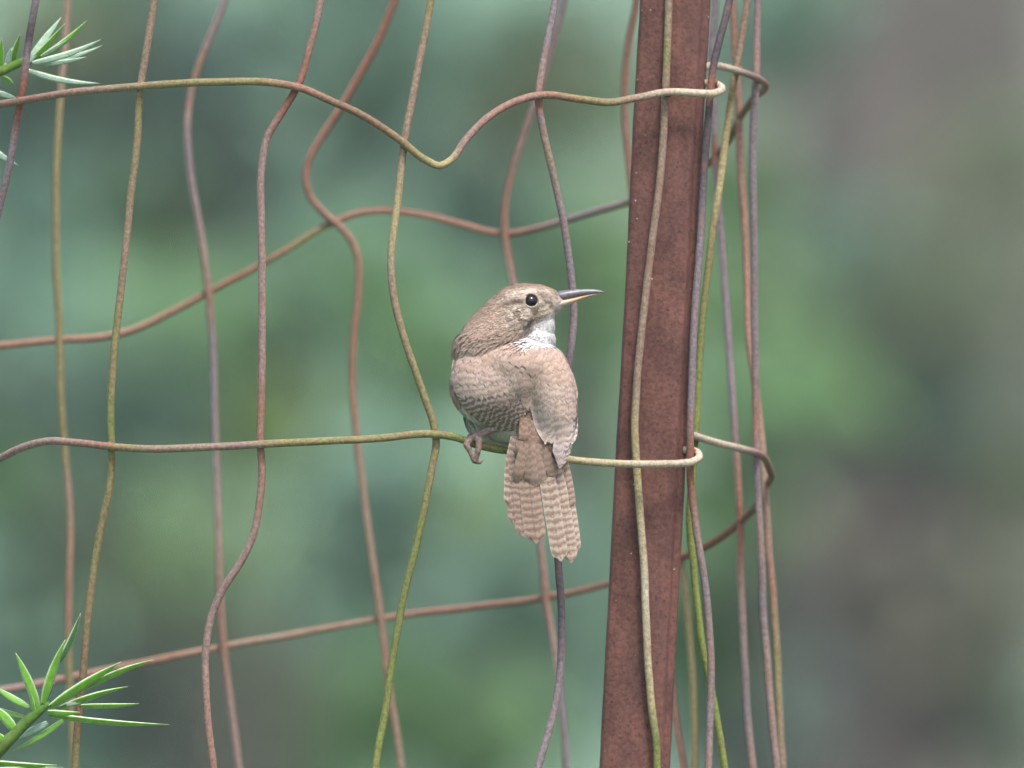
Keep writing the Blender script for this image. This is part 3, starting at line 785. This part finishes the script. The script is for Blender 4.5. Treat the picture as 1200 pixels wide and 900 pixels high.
M_MANTLE = feather_material('mantle_feather', (.150, .105, .086), (.37, .30, .262), 7.5, .34, .22, (.5, .95), .05)
M_FLIGHT = feather_material('flight_feather', (.078, .054, .045), (.45, .39, .345), 6.2, .62, .0, (.5, .9))
M_TERT = feather_material('tertial_feather', (.13, .092, .08), (.44, .37, .345), 8.5, .40, .35, (.5, .9))
M_TAIL = feather_material('tail_feather', (.080, .053, .042), (.36, .29, .24), 7.6, .50, .18, (.6, .98), .35)
M_TAIL2 = feather_material('pale_tail_feather', (.100, .069, .055), (.46, .39, .34), 8.4, .56, .30, (.6, .98), .3)
M_TAILC = feather_material('tail_covert', (.125, .078, .055), (.34, .255, .20), 8.0, .36, .0, (.5, .9), .1)

def feather(a, c, b, w, col, mat, parent, off0, off1, name='feather', flat=None, tipr=.8, seed=0, camber=1.2, nsg=9, base_w=.55, tuck=0):
    """vane along the quadratic a-c-b on the body's surface (or at its own depth when flat is given)"""
    A, Cc, B = Vector((*a, 0)), Vector((*c, 0)), Vector((*b, 0))
    V, F, K, U = [], [], [], []
    m = 7; run = 0; prev = None; vk = rnd.uniform(.88, 1.14)
    ts = [tipr * i / (nsg - 4) for i in range(nsg - 4)] + [tipr + (1 - tipr) * math.sin(math.pi / 2 * i / 4) for i in range(5)]
    for i, t in enumerate(ts):
        p = A * (1 - t) ** 2 + Cc * 2 * t * (1 - t) + B * t * t
        tg = ((Cc - A) * (1 - t) + (B - Cc) * t).normalized()
        sd_ = Vector((-tg.y, tg.x, 0))
        if prev is not None: run += (p - prev).length
        prev = p
        e = max(0, (t - tipr) / (1 - tipr))
        hw = w * .5 * lerp(base_w, 1, sstep(0, .5, t)) * max(.30, math.sqrt(max(0, 1 - e ** 2.6)))
        off = lerp(off0, off1, t) - (.3 * e if flat is None else 0)
        for k in range(m):
            u = k / (m - 1) * 2 - 1
            q = p + sd_ * hw * u + tg * (1 - u * u) * w * .16 * e
            if flat is None:
                z = surf(q.x, q.y, off + camber * (1 - u * u))
                if q.x > 618 and q.y > 490: z.z = min(z.z, lerp(z.z, WD - 32 - off * .6, sstep(492, 524, q.y)))
            else: z = Vector((q.x, q.y, flat(t) - camber * (1 - u * u) + tuck * e))
            V.append(P(z.x, z.y, z.z)); U.append((u, run * vk + seed * 3.7))
            k_ = 1 + .08 * noise.noise(Vector((seed * 1.3, i * .4, k * .6)))
            K.append(tuple(cc * k_ for cc in col))
    for i in range(nsg):
        for k in range(m - 1):
            x = i * m + k; F.append((x, x + 1, x + m + 1, x + m))
    return mk(name, V, F, mat, parent, K, U)

def vary(c, k=.12):
    f = 1 + rnd.uniform(-k, k); return (c[0] * f, c[1] * f, c[2] * f * (1 + rnd.uniform(-.04, .04)))
L2 = lambda a, b, t: (lerp(a[0], b[0], t), lerp(a[1], b[1], t))

def wing_mesh(name, poly_c, cols, off):     # inner vane membrane that carries the feathers
    V, F, K = [], [], []
    ctr = Vector((sum(p[0] for p in poly_c) / len(poly_c), sum(p[1] for p in poly_c) / len(poly_c)))
    rings = 6; n = len(poly_c)
    for r_ in range(rings + 1):
        for p in poly_c:
            q = ctr + (Vector(p) - ctr) * (r_ / rings * .9 + .02)
            s_ = surf(q.x, q.y, off); V.append(P(s_.x, s_.y, s_.z)); K.append(cols)
    for r_ in range(rings):
        for i in range(n):
            a = r_ * n + i; b = r_ * n + (i + 1) % n
            F.append((a, b, b + n, a + n))
    return mk(name, V, F, M_PLUME, bird, K)

WL = [(536, 414), (529, 440), (534, 462), (545, 480), (560, 492), (580, 499), (600, 501), (612, 495), (619, 478), (621, 462), (612, 440), (600, 420), (570, 408)]
WR = [(634, 416), (655, 422), (666, 442), (672, 466), (672, 500), (667, 528), (657, 542), (642, 533), (633, 515), (626, 495), (624, 465), (627, 440)]
def jit(p, k=1.6): return (p[0] + rnd.uniform(-k, k), p[1] + rnd.uniform(-k, k))
def row(w, n, A0, A1, C0, C1, B0, B1, width, col, mat, o0, o1, s, k=1.8, **kw):
    for i in range(n):
        t = i / (n - 1)
        feather(jit(L2(A0, A1, t), k), jit(L2(C0, C1, t), k), jit(L2(B0, B1, t), k * 1.3), width * rnd.uniform(.85, 1.15), vary(col, .09), mat(i) if callable(mat) else mat, w,
                o0 + .09 * i, o1 + .09 * i, seed=s + i * 1.37, camber=.35, tipr=.78, **kw)
def left_wing():
    w = wing_mesh('wing', WL, WINGB, .4)
    for i in range(10):                        # primaries and secondaries, lowest first
        t = i / 9
        feather(L2((531, 444), (580, 440), t), L2((544, 492), (606, 458), t), L2((602, 503), (619, 480), t), 9.5, vary((.215, .155, .128)), M_FLIGHT, w, .6 + .15 * i, 1.0 + .25 * i, seed=i * 2.7, camber=.6)
    row(w, 10, (533, 430), (590, 424), (535, 452), (602, 444), (555, 482), (613, 472), 13, (.235, .172, .142), (lambda i: M_FLIGHT if i < 5 else M_COVERT), 1.59, 2.69, 20)
    row(w, 10, (535, 420), (588, 416), (533, 438), (597, 432), (543, 466), (606, 460), 14, WINGB, M_COVERT, 1.96, 3.06, 40)
    row(w, 10, (540, 412), (584, 410), (534, 426), (590, 420), (537, 452), (600, 448), 14, WINGB, M_COVERT, 2.27, 3.37, 60)
    row(w, 9, (545, 408), (592, 408), (540, 418), (596, 414), (536, 438), (600, 436), 14, BACK, M_MANTLE, 2.46, 3.56, 80)
    row(w, 9, (546, 411), (596, 411), (542, 415), (598, 414), (538, 428), (602, 427), 14, BACK, M_MANTLE, 2.58, 3.68, 100)
    row(w, 9, (588, 412), (604, 440), (602, 418), (618, 452), (606, 438), (620, 480), 14, BACK, M_MANTLE, 2.46, 3.56, 120)
    row(w, 6, (600, 412), (612, 436), (610, 418), (620, 446), (613, 430), (622, 468), 13, BACK, M_MANTLE, 2.58, 3.68, 140)
def right_wing():
    w = wing_mesh('wing', WR, WINGB, .4)
    for i in range(7):                         # primaries stacked at the outer edge and tip
        t = i / 6
        feather(L2((665, 452), (654, 450), t), L2((679, 496), (660, 500), t), L2((656, 547), (652, 536), t), 11, vary((.30, .245, .228)), M_FLIGHT if i < 2 else M_TERT, w, .6 + .2 * i, 1.0 + .3 * i, seed=150 + i * 2.1, camber=.6)
    for i in range(5):
        t = i / 4
        feather(L2((667, 460), (660, 456), t), L2((677, 490), (666, 495), t), L2((671, 518), (663, 530), t), 8, vary((.30, .245, .228)), M_FLIGHT, w, .7 + .2 * i, 1.2 + .3 * i, seed=170 + i * 2.1, camber=.6)
    for i in range(6):                         # broad pale tertials
        t = i / 5
        feather(jit(L2((656, 436), (636, 436), t)), jit(L2((664, 480), (626, 478), t)), jit(L2((659, 516), (641, 514), t)), 19, vary((.31, .245, .212), .07), M_TERT, w, 1.8 + .2 * i, 3.0 + .25 * i, seed=190 + i, tipr=.62, camber=.8)
    row(w, 8, (661, 430), (632, 428), (672, 455), (628, 455), (668, 490), (630, 488), 14, WINGB, M_COVERT, 2.21, 3.31, 210)
    row(w, 8, (654, 420), (630, 418), (668, 438), (627, 440), (670, 470), (629, 470), 14, WINGB, M_COVERT, 2.46, 3.56, 230)
    row(w, 8, (648, 414), (628, 412), (660, 424), (626, 426), (667, 452), (628, 452), 14, BACK, M_MANTLE, 2.65, 3.75, 250)
    row(w, 8, (646, 414), (624, 412), (656, 420), (622, 422), (658, 436), (624, 438), 14, BACK, M_MANTLE, 2.77, 3.87, 270)
    row(w, 7, (642, 413), (606, 412), (646, 416), (606, 418), (653, 429), (610, 430), 14, BACK, M_MANTLE, 2.83, 3.93, 290)
left_wing(); right_wing()

def tail():
    B_ = (.215, .148, .115)
    root = None
    lst = [((603, 512), (596, 545), (597, 590), 13, 4.5), ((606, 512), (598, 555), (603, 613), 15, 3.2), ((649, 515), (664, 548), (668, 593), 14, 4.0), ((609, 512), (606, 560), (613, 627), 17, 1.8),
           ((646, 515), (668, 570), (675, 646), 13, 2.6), ((616, 512), (619, 560), (628, 633), 25, .2), ((641, 515), (660, 575), (669, 657), 17, .6), ((634, 515), (643, 570), (657, 655), 20, -2.0)]
    # the fleshy base joins the vanes to the rump
    V, F, K = [], [], []
    n = 14
    for j in range(7):
        t = j / 6
        c = Vector((lerp(625, 629, t), lerp(500, 540, t), lerp(-16, WD - 16, t)))
        for k in range(n):
            a = 2 * math.pi * k / n
            V.append(P(c.x + math.cos(a) * lerp(23, 30, t), c.y, c.z + math.sin(a) * lerp(14, 1.2, t))); K.append(tuple(x * (1 + .2 * math.sin(5 * a + j)) for x in RUMP))
    for j in range(6):
        for k in range(n):
            a = j * n + k; b = j * n + (k + 1) % n; F.append((a, b, b + n, a + n))
    F.append(tuple(range(6 * n, 7 * n))); F.append(tuple(range(n))[::-1])
    root = mk('tail', V, F, M_PLUME, bird, K)
    for i, (a, c, b, w, d) in enumerate(lst):
        feather(a, c, b, w, vary(B_, .06) if i not in (4, 6, 7) else vary((.285, .21, .168), .05), M_TAIL2 if i in (4, 6, 7, 0) else M_TAIL, root, 0, 0, name='tail_feather', flat=(lambda t, d=d: WD - 19 + d - 7 * t), tipr=.93, seed=i * 3 + 2, camber=1.0, nsg=22, base_w=.7)
    s = 80
    # tail coverts, soft russet feathers over the root of the tail
    for r_, (y0, y1) in enumerate(((520, 562), (506, 543), (492, 530), (478, 516))):
        for i in range(7 - (r_ > 1)):
            t = i / (6 - (r_ > 1)); s += 1
            x0 = lerp(616, 638, t) - (2 - r_); x1 = lerp(606, 650, t) if r_ < 2 else lerp(613, 642, t)
            dz = lambda q, r_=r_, a=y0, b=y1: lerp(-24, WD - 24, sstep(470, 530, lerp(a, b, q))) - .8 - .7 * r_ - (10 if r_ > 1 else 4) * (1 - q)
            feather((x0, y0), ((x0 + x1) / 2, (y0 + y1) / 2), (x1, y1 + rnd.uniform(-9, 9) + 10 * (1 - abs(2 * t - 1)) - 6), 12.5, vary(mixc(tuple(.8 * q for q in RUMP), B_, (1, .75, .3, .1)[r_])), M_TAILC, root, 0, 0, flat=dz, tipr=.85, seed=s, tuck=3.2, camber=.6)
tail()

def bill_and_eyes():
    # bill: two mandibles along +x, slightly curved down
    M_UP, t, b = new_mat('upper_bill', .35, .5)
    n = noise_tex(t, 600, 3); r = ramp(t, n.outputs[0], .3, (.075, .066, .075), .7, (.15, .135, .15)); t.links.new(r.outputs[0], b.inputs['Base Color'])
    M_LO, t, b = new_mat('lower_bill', .45, .4)
    a = t.nodes.new('ShaderNodeVertexColor'); a.layer_name = 'Col'; t.links.new(a.outputs[0], b.inputs['Base Color'])
    def loft(name, secs, mat, cols=None):
        V, F, K = [], [], []; n = 14
        for i, (x, yt, yb, hw) in enumerate(secs):
            cy = (yt + yb) / 2; hh = (yb - yt) / 2
            for k in range(n):
                q = 2 * math.pi * k / n
                V.append(P(x, cy + math.sin(q) * hh, math.cos(q) * hw)); K.append(cols[i] if cols else (.1, .1, .1))
        for i in range(len(secs) - 1):
            for k in range(n):
                p = i * n + k; q = i * n + (k + 1) % n; F.append((p, q, q + n, p + n))
        F.append(tuple(range(n))[::-1]); F.append(tuple(range((len(secs) - 1) * n, len(secs) * n)))
        return mk(name, V, F, mat, bird, K)
    loft('upper_bill', [(646, 343, 354, 8), (658, 340.5, 353, 8), (668, 339.4, 350.0, 6.2), (678, 338.6, 347.4, 4.9), (688, 338.3, 345.4, 3.7), (697, 338.9, 344.2, 2.6), (704, 340.3, 343.7, 1.6), (708.5, 341.9, 343.5, .6)], M_UP)
    Y_ = (.42, .31, .17); P_ = (.36, .28, .215); G_ = (.20, .15, .11)
    loft('lower_bill', [(634, 361, 364.5, 20), (641, 357, 364, 17), (648, 353.5, 363, 13.5), (656, 351.5, 361, 10), (664, 350, 358.2, 6.4), (673, 348.6, 354.6, 5.2), (682, 346.6, 350.9, 4), (691, 344.9, 347.8, 2.8), (700, 343.8, 345.2, 1.5)], M_LO, [Y_, Y_, Y_, P_, P_, (.38, .25, .14), (.33, .21, .11), G_, G_])
    M_EYE, t, b = new_mat('eye', .03, .4); b.inputs['Base Color'].default_value = (.004, .003, .003, 1)
    M_RING = M_PLUME
    for s in (-1, 1):
        hit = bvh.ray_cast(Vector((622, 352, 200 * s)), Vector((0, 0, -s)))
        z = hit[0].z; nrm = hit[1]
        c = Vector((622.5, 352, z)) - nrm * 4.0
        V, F = [], []; A, Bn = 20, 12
        for j in range(Bn + 1):
            th = math.pi * j / Bn
            for k in range(A):
                ph = 2 * math.pi * k / A
                p = c + Vector((math.sin(th) * math.cos(ph), math.sin(th) * math.sin(ph) * .96, math.cos(th))) * 8.6
                V.append(P(*p))
        for j in range(Bn):
            for k in range(A):
                p = j * A + k; q = j * A + (k + 1) % A; F.append((p, q, q + A, p + A))
        e = mk('eye', V, F, M_EYE, bird)
        V, F, K = [], [], []; A, Bn = 28, 8
        u = nrm.cross(Vector((0, 1, 0))).normalized(); w = nrm.cross(u)
        for k in range(A):
            ph = 2 * math.pi * k / A
            ctr = c + nrm * 3.4 + (u * math.cos(ph) + w * math.sin(ph)) * 8.3
            rr = 1.05 + .7 * noise.noise(Vector((ph * 3, s, 0)))
            low = (u * math.cos(ph) + w * math.sin(ph)).y
            rc = mixc((.15, .11, .08), (.36, .32, .27), sstep(0, .8, low + .5 * noise.noise(Vector((ph * 2.2, 4, s)))))
            for j in range(Bn):
                th = 2 * math.pi * j / Bn
                p = ctr + (u * math.cos(ph) + w * math.sin(ph)) * math.cos(th) * rr + nrm * math.sin(th) * rr
                V.append(P(*p)); K.append(rc)
        for k in range(A):
            for j in range(Bn):
                p = k * Bn + j; q = k * Bn + (j + 1) % Bn
                F.append((p, q, ((k + 1) % A) * Bn + (j + 1) % Bn, ((k + 1) % A) * Bn + j))
        mk('eye_ring', V, F, M_RING, e, K)
bill_and_eyes()

def in_poly(x, y, poly):
    c = False; j = len(poly) - 1
    for i in range(len(poly)):
        if (poly[i][1] > y) != (poly[j][1] > y) and x < (poly[j][0] - poly[i][0]) * (y - poly[i][1]) / (poly[j][1] - poly[i][1]) + poly[i][0]: c = not c
        j = i
    return c

def fluff():
    """short contour feathers over head, neck, breast and rump"""
    r = random.Random(21); V, F, K, NR = [], [], [], []
    nf = len(GF)
    areas = []; tot = 0
    for f in GF:
        a = (GV[f[1]] - GV[f[0]]).cross(GV[f[2]] - GV[f[0]]).length; tot += a; areas.append(tot)
    import bisect
    for it in range(21000):
        fi = bisect.bisect(areas, r.random() * tot); fi = min(fi, nf - 1)
        f = GF[fi]
        if isleg[f[0]] or isleg[f[2]]: continue
        p = lerp(lerp(GV[f[0]], GV[f[1]], r.random()), GV[f[2]], r.random() * .7); n_ = GN[fi]
        on_wing = n_.z < .35 and (in_poly(p.x, p.y, WL) or in_poly(p.x, p.y, WR))
        if on_wing and p.y > 412: continue
        if (p - Vector((622, 352, p.z))).length < 10.5 and abs(p.z) > 10: continue
        if p.x > 655 and p.y < 358: continue
        if (Vector((p.x, p.y)) - Vector((584, 500))).length < 17 and p.z < 15: continue
        if p.x > 640 and abs(p.y - (361 - (p.x - 640) * .35)) < 4.5: continue
        bx = Vector((668, 349, 0))
        w = sstep(395, 425, p.y)
        away = (p - bx); away.z *= .6
        fl = away.normalized() * (1 - w) + Vector((.12, 1, .05)) * w
        if p.y > 470 and p.z > 0: fl = Vector((.25, .8, -.5))
        fl = fl - n_ * fl.dot(n_)
        if fl.length < .05: continue
        fl.normalize(); fl = (fl + Vector((r.gauss(0, .16), r.gauss(0, .16), r.gauss(0, .16)))); fl = (fl - n_ * fl.dot(n_)).normalized()
        head = p.y < 400
        L = r.uniform(4.5, 8) if head else r.uniform(7, 13)
        if (p - Vector((640, 352, p.z))).length < 24: L *= .6
        drape = 388 < p.y < 409 and n_.z < .35 and p.x < 618
        if drape: L = r.uniform(10, 17)
        wd = r.uniform(.9, 1.6) if head else r.uniform(.9, 1.8)
        sd_ = n_.cross(fl)
        c = plume(p.x, p.y, p.z) if not on_wing else BACK; k = r.uniform(.82, 1.2)
        if on_wing: p = p + n_ * 2.5
        if 575 < p.x < 640 and 340 < p.y < 392: k = r.uniform(.72, 1.25); c = tuple(x * k for x in c); k = 1; c = tuple(x * k for x in c)
        c2 = tuple(x * 1.08 for x in c)
        lift = r.uniform(.15, .7) if head else r.uniform(.4, 1.2)
        if drape: lift = r.uniform(1.5, 4.0)
        b = len(V); NR.extend([Vector((n_.x, n_.z, -n_.y))] * 5)
        for q, cc in ((p - sd_ * wd * .6 - n_ * .4, c), (p + sd_ * wd * .6 - n_ * .4, c), (p + fl * L * .6 + sd_ * wd + n_ * lift, c), (p + fl * L + n_ * lift * 1.1, c2), (p + fl * L * .6 - sd_ * wd + n_ * lift, c)):
            V.append(P(*q)); K.append(cc)
        F += [(b + 4, b + 2, b + 1, b), (b + 3, b + 2, b + 4)]
    o = mk('contour_feathers', V, F, M_PLUME, bird, K)
    o.data.normals_split_custom_set_from_vertices(NR); o['kind'] = 'stuff'
fluff()
